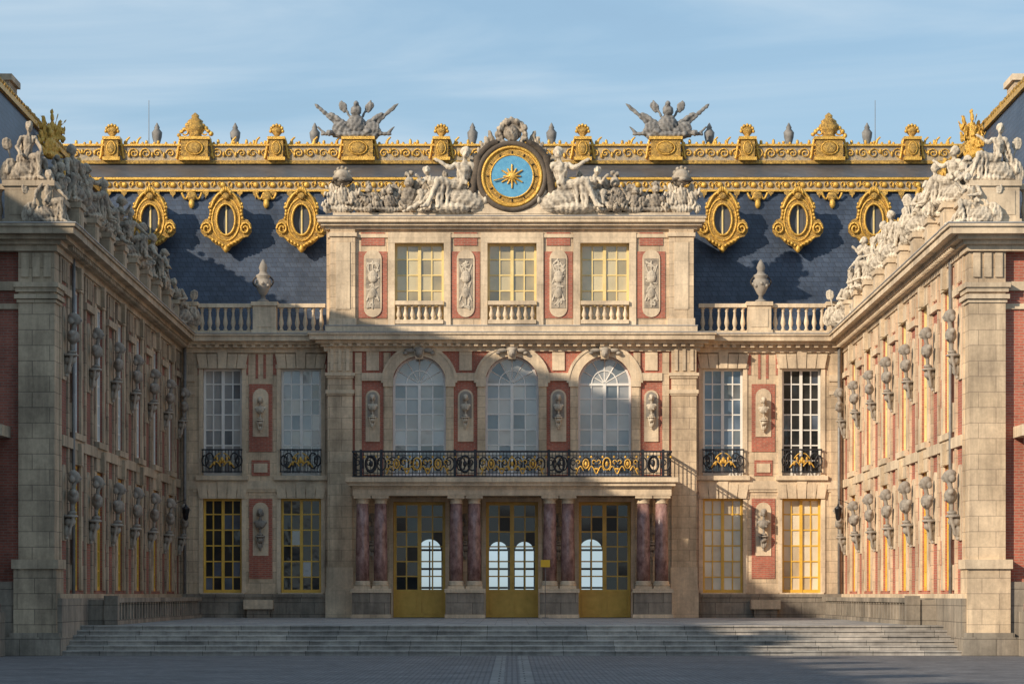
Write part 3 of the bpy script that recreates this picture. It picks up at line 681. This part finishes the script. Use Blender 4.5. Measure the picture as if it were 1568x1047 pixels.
def dormer(cx,cyy,cz,k=1.0,depth=1.6,zs=1):
    gm='gold_leaf'
    prism(g,'oculus_body','lead_roof',ell(cx,cz,.62*k,.9*k,20),cyy+.1,cyy+depth)
    out=[(0,1.16),(.2,1.12),(.38,1.0),(.54,.86),(.64,.62),(.66,.3),(.68,.05),(.86,-.0),(1.0,-.2),(1.0,-.48),(.86,-.66),(.70,-.7),(.55,-.86),(.40,-.98),(.22,-1.05),(.12,-1.2),(0,-1.3)]
    pts=[(cx+x*k,cz+z*k) for x,z in out]+[(cx-x*k,cz+z*k) for x,z in reversed(out[1:-1])]
    pts.reverse()
    inner=[]; n=len(pts); v=[];f=[]
    for (x,z) in pts:
        a=math.atan2((z-cz)/(.58*k),(x-cx)/(.34*k)); inner.append((cx+.34*k*math.cos(a),cz+.58*k*math.sin(a)))
    for (x,z) in pts: v.append((x,cyy,z))
    for (x,z) in inner: v.append((x,cyy-.04,z))
    for (x,z) in pts: v.append((x,cyy+.16,z))
    for (x,z) in inner: v.append((x,cyy+.16,z))
    for i in range(n):
        j=(i+1)%n; f+=[(i,n+i,n+j,j),(i,j,2*n+j,2*n+i),(n+i,3*n+i,3*n+j,n+j)]
    g.add('oculus_cartouche','gold_carved',v,f)
    tube(g,'oculus_ring',gm,ell(cx,cz,.37*k,.62*k,24,cyy-.06),.045*k,6,True)
    tube(g,'oculus_ring',gm,ell(cx,cz,.55*k,.84*k,24,cyy-.02),.04*k,6,True)
    g.add('oculus_glass','blind_pane_light',[(x,cyy+.12,z) for x,z in reversed(ell(cx,cz,.36*k,.6*k,20))],[tuple(range(20))])
    g.add('oculus_glass','glass_dark',[(x,cyy+.112,z) for x,z in reversed(ell(cx,cz,.2*k,.46*k,16))],[tuple(range(16))])
    box(g,'oculus_bars','pale_yellow_paint',cx-.03,cx+.03,cyy+.06,cyy+.1,cz-.58*k,cz+.58*k); 
    for s in(-1,1):
        tube(g,'oculus_scroll',gm,[(cx+s*(.76+(.22-.012*q)*math.cos(q*.7))*k,cyy-.06,cz+(-.36+(.27-.015*q)*math.sin(q*.7))*k) for q in range(14)],.045*k,6)
        tube(g,'oculus_scroll',gm,[(cx+s*(.2+.4*t)*k,cyy-.05,cz+(1.06-.5*t*t-.1*t)*k) for t in[q/6 for q in range(7)]],.055*k,6)
        tube(g,'oculus_scroll',gm,[(cx+s*(.15+.5*t)*k,cyy-.05,cz+(-.98+.28*t)*k) for t in[q/6 for q in range(7)]],.055*k,6)
        for q in range(4): ball(g,'oculus_leaf',gm,(cx+s*(.12+.13*q)*k,cyy-.08,cz+(-1.02+.07*q)*k),.07*k,6)
        for q in range(5): ball(g,'oculus_leaf',gm,(cx+s*(.62+.03*math.sin(q*2))*k,cyy-.04,cz+(.62-.14*q)*k),(.06*k,.05,.07*k),6)
    for q in range(7):
        a=pi*(.15+.7*q/6); ball(g,'oculus_shell',gm,(cx+.2*math.cos(a)*k,cyy-.1,cz+(.98+.22*math.sin(a))*k),(.05*k,.06,.12*k),6)
    ball(g,'oculus_shell','gold_carved',(cx,cyy-.1,cz+.92*k),(.16*k,.08,.14*k)); ball(g,'oculus_drop',gm,(cx,cyy-.06,cz-1.15*k),(.1*k,.08,.16*k))
for s in(-1,1):
    for X0 in(8.32,11.3,14.3): dormer(s*X0,3.55,16.45)
palace.emit()

# ------------------------------------------------------------------ clock and pediment sculptures
ck=G('palace_clock'); cz=17.62; yc=-.05
def disc(g,part,mat,r,y0,y1,n=40): prism(g,part,mat,list((x,z) for x,z in ell(0,cz,r,r,n)),y0,y1)
disc(ck,'clock_case','sculpture_pale',1.22,yc+.0,yc+.6)
disc(ck,'gilt_ring','gold_leaf',1.10,yc-.08,yc+.1); disc(ck,'chapter_ring','gold_carved',1.0,yc-.10,yc+.1)
disc(ck,'dial','clock_blue',.80,yc-.13,yc+.1)
tube(ck,'gilt_bezel','gold_leaf',ell(0,cz,1.12,1.12,40,yc-.1),.06,8,True); tube(ck,'gilt_bezel','gold_leaf',ell(0,cz,.82,.82,40,yc-.12),.035,8,True)
tube(ck,'marble_bezel','sculpture_pale',ell(0,cz,1.27,1.27,40,yc-.05),.11,8,True)
for i in range(12):
    a=2*pi*i/12; c,s_=math.cos(a),math.sin(a)
    tube(ck,'hour_mark','wrought_iron',[(c*.86,yc-.12,cz+s_*.86),(c*.97,yc-.12,cz+s_*.97)],.022,5)
    tube(ck,'sun_ray','gold_leaf',[(c*.14,yc-.15,cz+s_*.14),(c*(.46 if i%2 else .34),yc-.15,cz+s_*(.46 if i%2 else .34))],lambda t:.045*(1-t)+.008,5)
ball(ck,'sun_face','gold_leaf',(0,yc-.16,cz),(.17,.06,.17),12)
tube(ck,'clock_hand','gold_leaf',[(0,yc-.2,cz),(-.5,yc-.2,cz-.12),(-.7,yc-.2,cz-.17)],.025,5)
for s in(-1,1):
    tube(ck,'case_volute','sculpture_pale',[(s*(1.3+.32*t),yc,cz+.8-2.1*t-.12*math.sin(t*7)) for t in[q/12 for q in range(13)]],.16,8)
    tube(ck,'case_volute','sculpture_stone',[(s*(.55+.75*t),yc,cz+1.3-.6*t*t) for t in[q/8 for q in range(9)]],.13,8)
box(ck,'clock_base','stone_trim',-1.15,1.15,-.1,.7,16.2,16.75); box(ck,'clock_base','stone_trim',-1.6,1.6,-.12,.7,16.2,16.4)
ck.emit()
def wreath():
    random.seed(4); C=[];E=[((0,-.1,.38),(.24,.24,.3)),((0,-.3,.36),(.05,.08,.09)),((0,.05,.48),(.36,.2,.34))]
    for i in range(16):
        a=2*pi*i/16; E.append(((.48*math.cos(a),R(-.1,.05),.4+.46*math.sin(a)),(R(.1,.17),.13,R(.1,.17)),(0,R(-1,1),0)))
    for s in(-1,1):
        C+=[((s*.3,0,0),.14,(s*.8,.05,-.25),.1),((s*.8,.05,-.25),.1,(s*1.25,.05,-.7),.08),((s*1.25,.05,-.7),.1,(s*1.45,.0,-1.3),.07)]
        for k in range(8): E.append(((s*(.72+.12*k),.1,.18-.17*k),(.11,.07,.40-.02*k),(0,s*(.35+.1*k),0)))
    return C,E
W=sculpt('wreath_mesh',*wreath(),amp=.02)
place('clock_crest_carving',W,(0,.1,18.85),(1.05,1,1.08),0,ck.e)
random.seed(5)
for s in(-1,1):
    f=(s<0)
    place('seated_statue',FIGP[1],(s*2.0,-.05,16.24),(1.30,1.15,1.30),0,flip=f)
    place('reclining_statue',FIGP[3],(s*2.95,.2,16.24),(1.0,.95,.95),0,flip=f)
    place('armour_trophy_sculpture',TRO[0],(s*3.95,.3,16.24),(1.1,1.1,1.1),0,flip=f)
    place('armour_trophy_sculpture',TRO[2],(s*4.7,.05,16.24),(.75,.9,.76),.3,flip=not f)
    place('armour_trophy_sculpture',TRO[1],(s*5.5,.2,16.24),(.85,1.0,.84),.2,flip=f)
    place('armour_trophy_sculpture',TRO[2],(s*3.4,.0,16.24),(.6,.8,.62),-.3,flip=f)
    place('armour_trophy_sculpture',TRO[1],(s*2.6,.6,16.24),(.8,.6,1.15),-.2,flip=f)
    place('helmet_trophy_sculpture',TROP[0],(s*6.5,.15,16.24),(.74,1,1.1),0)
    pd=G('trophy_helmet'); 
    ball(pd,'helmet_dome','sculpture_stone',(s*6.5,.1,17.62),(.34,.34,.34),14); tube(pd,'helmet_rim','sculpture_stone',[(s*6.5+.38*math.cos(a),.1+.38*math.sin(a),17.48+.05*math.cos(3*a)) for a in[q*pi/8 for q in range(16)]],.05,6,True)
    for q in range(7): ball(pd,'helmet_crest','sculpture_stone',(s*6.5+.42*math.cos(q*pi/6)*.7,.15,17.62+.36*math.sin(q*pi/6)),(.09,.2,.1),8)
    ball(pd,'visor','sculpture_stone',(s*6.5,-.2,17.5),(.2,.14,.1),10)
    pd.emit()

# ------------------------------------------------------------------ wings
P0=Vector((-12.42,-32,0)); P1=Vector((-12.82,.66,0)); dx=(P1-P0).normalized(); dy=Vector((-dx.y,dx.x,0)); L=(P1-P0).length
ML=Matrix(((dx.x,dy.x,0,P0.x),(dx.y,dy.y,0,P0.y),(0,0,1,0),(0,0,0,1)))
MIR=Matrix.Diagonal((-1,1,1,1))
def wing(side):
    global CUR,g
    W_=G('palace_wing',{'stone_ashlar':'stone_ashlar_shaded','stone_trim':'stone_trim_shaded','brick_red':'brick_red_shaded'} if side<0 else None); g=W_
    B=MIR if side>0 else Matrix.Identity(4)
    CUR=B@ML
    nb=6; bw=(L-2.4)/nb; x00=1.6
    zg0,zg1,zf0,zf1=fz(905),fz(762),fz(727),fz(562)
    ops=[];ww=.78
    for i in range(nb):
        c=x00+bw*(i+.5); ops+=[(c-ww,c+ww,zg0,zg1,False),(c-ww,c+ww,zf0,zf1,False)]
    wall(g,'wing_wall','brick_red',0,L,T-.8,11.0,0,.5,ops)
    for i in range(nb):
        c=x00+bw*(i+.5)
        lit=side>0
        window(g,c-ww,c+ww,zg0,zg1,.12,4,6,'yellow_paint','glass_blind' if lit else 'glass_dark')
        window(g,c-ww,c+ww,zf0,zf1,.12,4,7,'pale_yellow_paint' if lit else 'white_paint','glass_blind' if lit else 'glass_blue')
        for za,zb in((zg0,zg1),(zf0,zf1)):
            for s in(-1,1):
                a,b=sorted((c+s*ww,c+s*(ww+.28))); box(g,'window_surround','stone_trim',a,b,-.05,.02,za,zb)
                for q in range(5):
                    if q%2==0:
                        a,b=sorted((c+s*(ww+.28),c+s*(ww+.48))); z=za+(zb-za)*q/5; box(g,'window_quoin','stone_trim',a,b,-.045,.02,z,z+(zb-za)/5)
            box(g,'window_lintel','stone_trim',c-ww-.34,c+ww+.34,-.08,.02,zb,zb+.5); prism(g,'keystone','stone_trim',[(c-.16,zb),(c+.16,zb),(c+.24,zb+.6),(c-.24,zb+.6)],-.2,0)
        box(g,'window_sill','stone_trim',c-ww-.3,c+ww+.3,-.16,.02,zf0-.18,zf0)
        box(g,'dado_brick_frame','stone_trim',c-.5,c+.5,-.04,.02,zg1+.68,zg1+.78)
    for i in range(nb+1):
        c=x00+bw*i
        hw=.62
        for s in(-1,1):
            a,b=sorted((c+s*(hw),c+s*(hw+.26))); box(g,'pier_strip','stone_ashlar',a,b,-.06,.02,T,11.0)
        for zc,zt,k in((fz(640),fz(605),1.0),(fz(818),fz(780),1.05)):
            box(g,'bust_plaque','stone_trim',c-.36,c+.36,-.05,.02,zc-.8,zt); archring(g,'bust_plaque','stone_trim',c,zt,.001,.36,-.05,.02,12)
            o=place('bust',BUSTD,(c,-.26,zc-.05),k*1.1,0,g.e); 
            o.rotation_euler=(0,0,(pi/2 if side<0 else -pi/2)+R(-.3,.3))
            o.scale=tuple(q*R(.93,1.07) for q in o.scale)
        for k in(-.3,0,.3): box(g,'frieze_triglyph','stone_trim',c+k-.08,c+k+.08,-.07,.02,10.3,10.9)
        box(g,'impost','stone_trim',c-.95,c+.95,-.12,.02,9.95,10.15)
    box(g,'belt_course','stone_trim',1.0,L,-.10,.02,5.75,6.05); box(g,'frieze_band','stone_trim',1.0,L,-.04,.02,10.9,11.0)
    box(g,'plinth','stone_plinth',0,L,-.2,.02,T-.78,1.55); box(g,'plinth','stone_trim',0,L,-.16,.02,1.55,1.68)
    lathe(g,'rain_pipe','lead_pipe',3.0,-.1,[(.05,T),(.05,11.1)],8)
    cornice(g,1.0,L,0,CORN,ret=False); dentils(g,1.0,L,0,11.24)
    y=-.85; x=6.0
    while x<L-2.0:
        box(g,'area_parapet','stone_plinth',x,x+.3,y-.12,y+.12,T,1.42); x+=.75
    box(g,'area_parapet','stone_plinth',5.6,L-1.4,y-.16,y+.16,1.42,1.56); box(g,'area_parapet','stone_plinth',5.6,L-1.4,y-.15,y+.15,T-.05,T+.14)
    box(g,'area_parapet','stone_plinth',5.3,5.75,y-.2,y+.2,T-.05,1.62); box(g,'area_parapet','stone_plinth',5.35,5.6,y+.1,-.1,T-.05,1.5)
    tube(g,'wall_lantern','wrought_iron',[(L-1.9,-.05,5.1),(L-1.9,-.45,5.25),(L-1.9,-.45,5.0)],.02,5)
    lathe(g,'wall_lantern','wrought_iron',L-1.9,-.45,[(.04,4.45),(.10,4.52),(.15,4.88),(.17,4.9),(.05,5.0),(.03,5.08)],6)
    x=1.2
    while x<L-2:
        balustrade(g,x+.5,x+3.0,.3,11.66,1.15,sp=.3); pedestal(g,x+3.0,x+3.9,-.1,.75,11.66,12.85); x+=3.4
    quad(g,'mansard_slope','slate_roof',(0,1.5,11.6),(L+3,1.5,11.6),(L+3,3.2,17.2),(0,3.2,17.2))
    quad(g,'roof_gutter','lead_roof',(0,.4,11.6),(L,.4,11.6),(L,1.5,11.61),(0,1.5,11.61))
    quad(g,'upper_roof','slate_roof',(0,3.2,17.2),(L+3,3.2,17.2),(L+3,8,18.6),(0,8,18.6))
    box(g,'ridge_gilding','gold_leaf',2,L,3.05,3.3,17.1,17.28)
    for q in range(int(L/.45)):
        ball(g,'ridge_gilding','gold_carved',(2+q*.45,3.1,17.34),(.14,.1,R(.06,.12)),6)
    for i in range(2,nb):
        c=x00+bw*(i+.5); dormer(c,1.75,14.6,.85,1.2)
    box(g,'chimney','stone_ashlar',14.6,16.2,3.6,4.4,16,18.2); box(g,'chimney','stone_trim',14.5,16.3,3.5,4.5,18.2,18.4)
    CUR=B
    YF=-32.0
    box(g,'corner_pier','stone_ashlar',-13.38,-12.40,YF-.12,YF+1.0,0,11.0)
    box(g,'corner_pier','stone_ashlar',-13.5,-12.34,YF-.2,YF+1.05,0,2.55)
    box(g,'pier_base','stone_trim',-13.55,-12.28,YF-.27,YF+1.1,2.35,2.6); box(g,'pier_base','stone_plinth',-13.7,-12.2,YF-.34,YF+1.15,0,.5); box(g,'pier_base','stone_plinth',-13.6,-12.25,YF-.27,YF+1.1,.5,.62)
    for zt,h,e in((10.1,.13,.12),(9.97,.12,.07),(9.78,.12,.10),(9.64,.08,.04)):
        box(g,'pier_capital','stone_trim',-13.38-e,-12.40+e,YF-.12-e,YF+1.0+e,zt-h,zt)
    for k in(-.3,0,.3): box(g,'frieze_triglyph','stone_trim',-12.89+k-.1,-12.89+k+.1,YF-.17,YF,10.25,10.9)
    wall(g,'front_wall','brick_red',-30,-13.3,0,11.0,YF+.1,YF+.6,[])
    for out,z0,z1 in CORN: box(g,'cornice','stone_trim',-30,-12.42+out,YF-.12-out,YF+1.0,z0,z1)
    box(g,'cornice_lead_cover','lead_cover',-30,-12.42+.7,YF-.12-.7,YF+1.0,11.63,11.66)
    box(g,'frieze_band','stone_trim',-30,-13.38,YF+.03,YF+.2,9.9,10.15); box(g,'frieze_band','stone_trim',-30,-13.38,YF+.04,YF+.2,9.4,9.55)
    box(g,'front_plinth','stone_plinth',-30,-13.5,YF-.1,YF+.2,0,2.0)
    box(g,'front_balcony_slab','stone_trim',-19.5,-13.62,YF-1.3,YF+.1,5.9,6.2)
    for q in range(30):
        xx=-13.75-q*.14; box(g,'front_balcony_rail','wrought_iron',xx-.015,xx+.015,YF-1.22,YF-1.19,6.2,7.3)
    box(g,'front_balcony_rail','wrought_iron',-19.4,-13.68,YF-1.25,YF-1.17,7.22,7.32)
    for q in range(12): tube(g,'front_balcony_gilding','gold_leaf',ell(-13.88-q*.5,6.75,.14,.28,12,YF-1.25),.045,5,True); ball(g,'front_balcony_gilding','gold_leaf',(-13.88-q*.5,YF-1.25,6.75),(.08,.05,.16),6)
    for xx in(-14.05,-15.0): lathe(g,'front_column','red_marble',xx,YF-1.0,[(.34,1.2),(.34,1.4),(.27,1.5),(.25,5.5),(.33,5.7),(.33,5.9)],18); box(g,'front_column_pedestal','stone_plinth',xx-.4,xx+.4,YF-1.4,YF-.6,0,1.2)
    pedestal(g,-13.75,-12.45,YF-.15,YF+1.0,11.66,12.85)
    balustrade(g,-18.5,-13.8,YF+.3,11.66,1.15,sp=.3)
    quad(g,'front_hip','slate_roof',(-30,YF+2.2,11.6),(-14.2,YF+2.2,11.6),(-15.9,YF+4.2,17.2),(-30,YF+4.2,17.2))
    quad(g,'flank_hip','slate_roof',(-14.2,YF+2.2,11.6),(-14.2,YF+4.4,11.6),(-15.85,YF+4.4,17.2),(-15.9,YF+4.2,17.2))
    tube(g,'hip_gilding','gold_leaf',[(-14.2,YF+2.2,11.7),(-15.9,YF+4.2,17.25)],.07,6)
    box(g,'rear_wall','stone_ashlar',-26,-25.6,YF+.5,14,0,12); 
    quad(g,'outer_roof','slate_roof',(-20,-28,18.5),(-26,-28,11.8),(-26,10,11.8),(-20,10,18.5))
    if side<0:
        g.add('facade_shadow_block','slate_roof',[(-20.3,-10.5,11.8),(-20.3,-21.6,11.8),(-26,-21.6,11.8),(-26,-10.5,11.8),(-20.4,-11,20.6),(-20.4,-21.4,24.6),(-25,-21.4,24.6),(-25,-11,20.6)],HF)  # unseen block, added and sloped to throw shade on the central facade
    CUR=Matrix.Identity(4)
    W_.emit()
    CUR=B@ML
    rzb=(pi/2 if side<0 else -pi/2)
    xs=[1.2+3.4*i+3.45 for i in range(8)]
    random.seed(3+(side>0))
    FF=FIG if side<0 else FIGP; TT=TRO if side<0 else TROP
    for i,x in enumerate(xs):
        if x>L-1: break
        p=(x,.2,12.85)
        place('seated_statue',FF[(i+(side>0))%4],p,(.9,.9,.86),rzb+R(-.9,.5)*(-side),flip=(i%3==0))
        place('trophy_sculpture',TT[i%3],(x-1.7,.3,12.8),(.7,.75,.8),rzb+R(-.3,.3))
        if i in(2,4,6): place('gilded_trophy',TROG,(x+1.2,2.0,15.4),(.5,.5,.7),rzb+R(-.4,.4))
    place('gilded_trophy',TROG,(17.2,2.6,16.6),(.38,.4,.75),0.3)
    place('seated_statue',FF[3],(L-.9,-.1,11.9),(.85,.85,.95),rzb*.3,flip=(side<0))
    CUR=B
    place('seated_statue',FF[2 if side<0 else 1],(-13.2,YF+.4,12.86),(.72,.8,.84),0.15*(-side),flip=(side>0))
    place('seated_statue',FF[0 if side<0 else 3],(-12.6,YF-.05,11.67),(.68,.75,.74),0.5*(-side),flip=(side>0))
    CUR=Matrix.Identity(4)
wing(-1); wing(1)

# ------------------------------------------------------------------ outer court wing (off to the left, shades the forecourt)
ow=G('palace_outer_wing')
wall(ow,'outer_wall','brick_red',-38,-24,0,12,-37,-36.5,[])
box(ow,'outer_walls','stone_ashlar',-38,-24,-110,-37,0,12); 
ow.add('outer_roof','slate_roof',[(-24,-110,12),(-24,-36.6,12),(-26,-38.5,20),(-26,-108,20),(-36,-108,20),(-36,-38.5,20),(-38,-36.6,12),(-38,-110,12)],[(0,1,2,3),(3,2,5,4),(4,5,6,7),(1,6,5,2),(0,3,4,7)])
for q in range(12):
    box(ow,'chimney','stone_ashlar',-27.5,-26.6,-104+q*5.6,-102.6+q*5.6,19,21.6)
ow.emit()

# ------------------------------------------------------------------ ground, steps, terrace
gr=bpy.data.meshes.new('ground'); s=4000
gr.from_pydata([(-s,-s,0),(s,-s,0),(s,s,0),(-s,s,0)],[],[(0,1,2,3)]); gr.materials.append(MATS['cobbles'])
scene.collection.objects.link(bpy.data.objects.new('ground',gr))
pv=G('paved_path'); 
for a,b in((-.42,-.16),(.16,.42)): box(pv,'slab_strip','path_slabs',a,b,-105,-32.2,-.02,.006,False)
pv.emit()
st=G('stone_steps'); n=6; rise=T/n; tr=.74
for i in range(n):
    y0=-32.0+i*tr
    box(st,'step_%d'%i,'step_stone',-12.35,12.35,y0,y0+tr+.3 if i<n-1 else -26.9,i*rise-.02,(i+1)*rise-.035,False)
    x=-12.35
    while x<12.34:
        w_=min(R(1.1,2.2),12.35-x)
        if 12.35-x-w_<.5: w_=12.35-x
        dz=R(-.006,.002); dy_=R(-.012,.012)
        box(st,'nosing_%d'%i,'step_stone',x+.004,x+w_-.004,y0-.04+dy_,y0+tr+.02 if i<n-1 else -27.0,(i+1)*rise-.038,(i+1)*rise+dz,False); x+=w_
st.emit()
tr_=G('marble_terrace'); box(tr_,'terrace_floor','marble_paving',-12.8,12.8,-27.0,13.5,.3,T-.004,False)
tr_.emit()
sg=G('notice_sign')
box(sg,'sign_board','sign_yellow',1.07,1.42,PY-.62,PY-.60,2.68,2.95); tube(sg,'sign_post','lead_pipe',[(1.245,PY-.58,T),(1.245,PY-.58,2.7)],.014,6); box(sg,'sign_foot','lead_pipe',1.12,1.37,PY-.72,PY-.48,T,T+.03)
sg.emit()

# ------------------------------------------------------------------ light
A=math.radians(50); El=math.radians(25)
sd=Vector((-math.sin(A)*math.cos(El),-math.cos(A)*math.cos(El),math.sin(El)))
sun=bpy.data.lights.new('sun','SUN'); sun.energy=5; sun.angle=math.radians(.6); sun.color=(1,.86,.67)
so=bpy.data.objects.new('sun',sun); so.rotation_euler=sd.to_track_quat('Z','Y').to_euler(); scene.collection.objects.link(so)
w=bpy.data.worlds.new('World'); scene.world=w; w.use_nodes=True; n=w.node_tree.nodes; l=w.node_tree.links
sky=n.new('ShaderNodeTexSky'); sky.sky_type='NISHITA'; sky.sun_disc=False; sky.sun_elevation=El; sky.sun_rotation=math.radians(230); sky.air_density=1.0; sky.dust_density=.4; sky.ozone_density=1.6
bg=n['Background']; bg.inputs['Strength'].default_value=.115
tc=n.new('ShaderNodeTexCoord'); mp=n.new('ShaderNodeMapping'); mp.inputs['Scale'].default_value=(2.2,2.2,13); mp.inputs['Rotation'].default_value=(0,.22,0)
l.new(tc.outputs['Generated'],mp.inputs['Vector'])
no=n.new('ShaderNodeTexNoise'); no.inputs['Scale'].default_value=2.0; no.inputs['Detail'].default_value=8; no.inputs['Roughness'].default_value=.52; no.inputs['Distortion'].default_value=.5; l.new(mp.outputs[0],no.inputs['Vector'])
rp=n.new('ShaderNodeValToRGB'); rp.color_ramp.elements[0].position=.36; rp.color_ramp.elements[0].color=(.35,.35,.35,1); rp.color_ramp.elements[1].position=.68; rp.color_ramp.elements[1].color=(1,1,1,1)
l.new(no.outputs['Fac'],rp.inputs['Fac'])
# thin haze/cirrus: blue-white scattering colour, brighter where the cloud is denser
cr=n.new('ShaderNodeValToRGB'); cr.color_ramp.elements[0].position=.42; cr.color_ramp.elements[0].color=(.42,.66,.88,1); cr.color_ramp.elements[1].position=.66; cr.color_ramp.elements[1].color=(.66,.80,.92,1)
l.new(no.outputs['Fac'],cr.inputs['Fac'])
sc=n.new('ShaderNodeVectorMath'); sc.operation='SCALE'; sc.inputs['Scale'].default_value=8.0; l.new(cr.outputs['Color'],sc.inputs[0])
mx=n.new('ShaderNodeMix'); mx.data_type='RGBA'; l.new(rp.outputs['Color'],mx.inputs['Factor']); l.new(sky.outputs[0],mx.inputs[6]); l.new(sc.outputs[0],mx.inputs[7])
l.new(mx.outputs[2],bg.inputs['Color'])
scene.view_settings.view_transform='Standard'; scene.view_settings.look='None'; scene.view_settings.exposure=0
# ------------------------------------------------------------------ camera
cam=bpy.data.cameras.new('camera'); co=bpy.data.objects.new('camera',cam); scene.collection.objects.link(co)
co.location=(0,-110,1.65); co.rotation_euler=(pi/2,0,0); cam.lens=36*4400/1568; cam.sensor_width=36; cam.shift_y=(910-523.5)/1568; cam.clip_end=10000; cam.clip_start=1
scene.camera=co
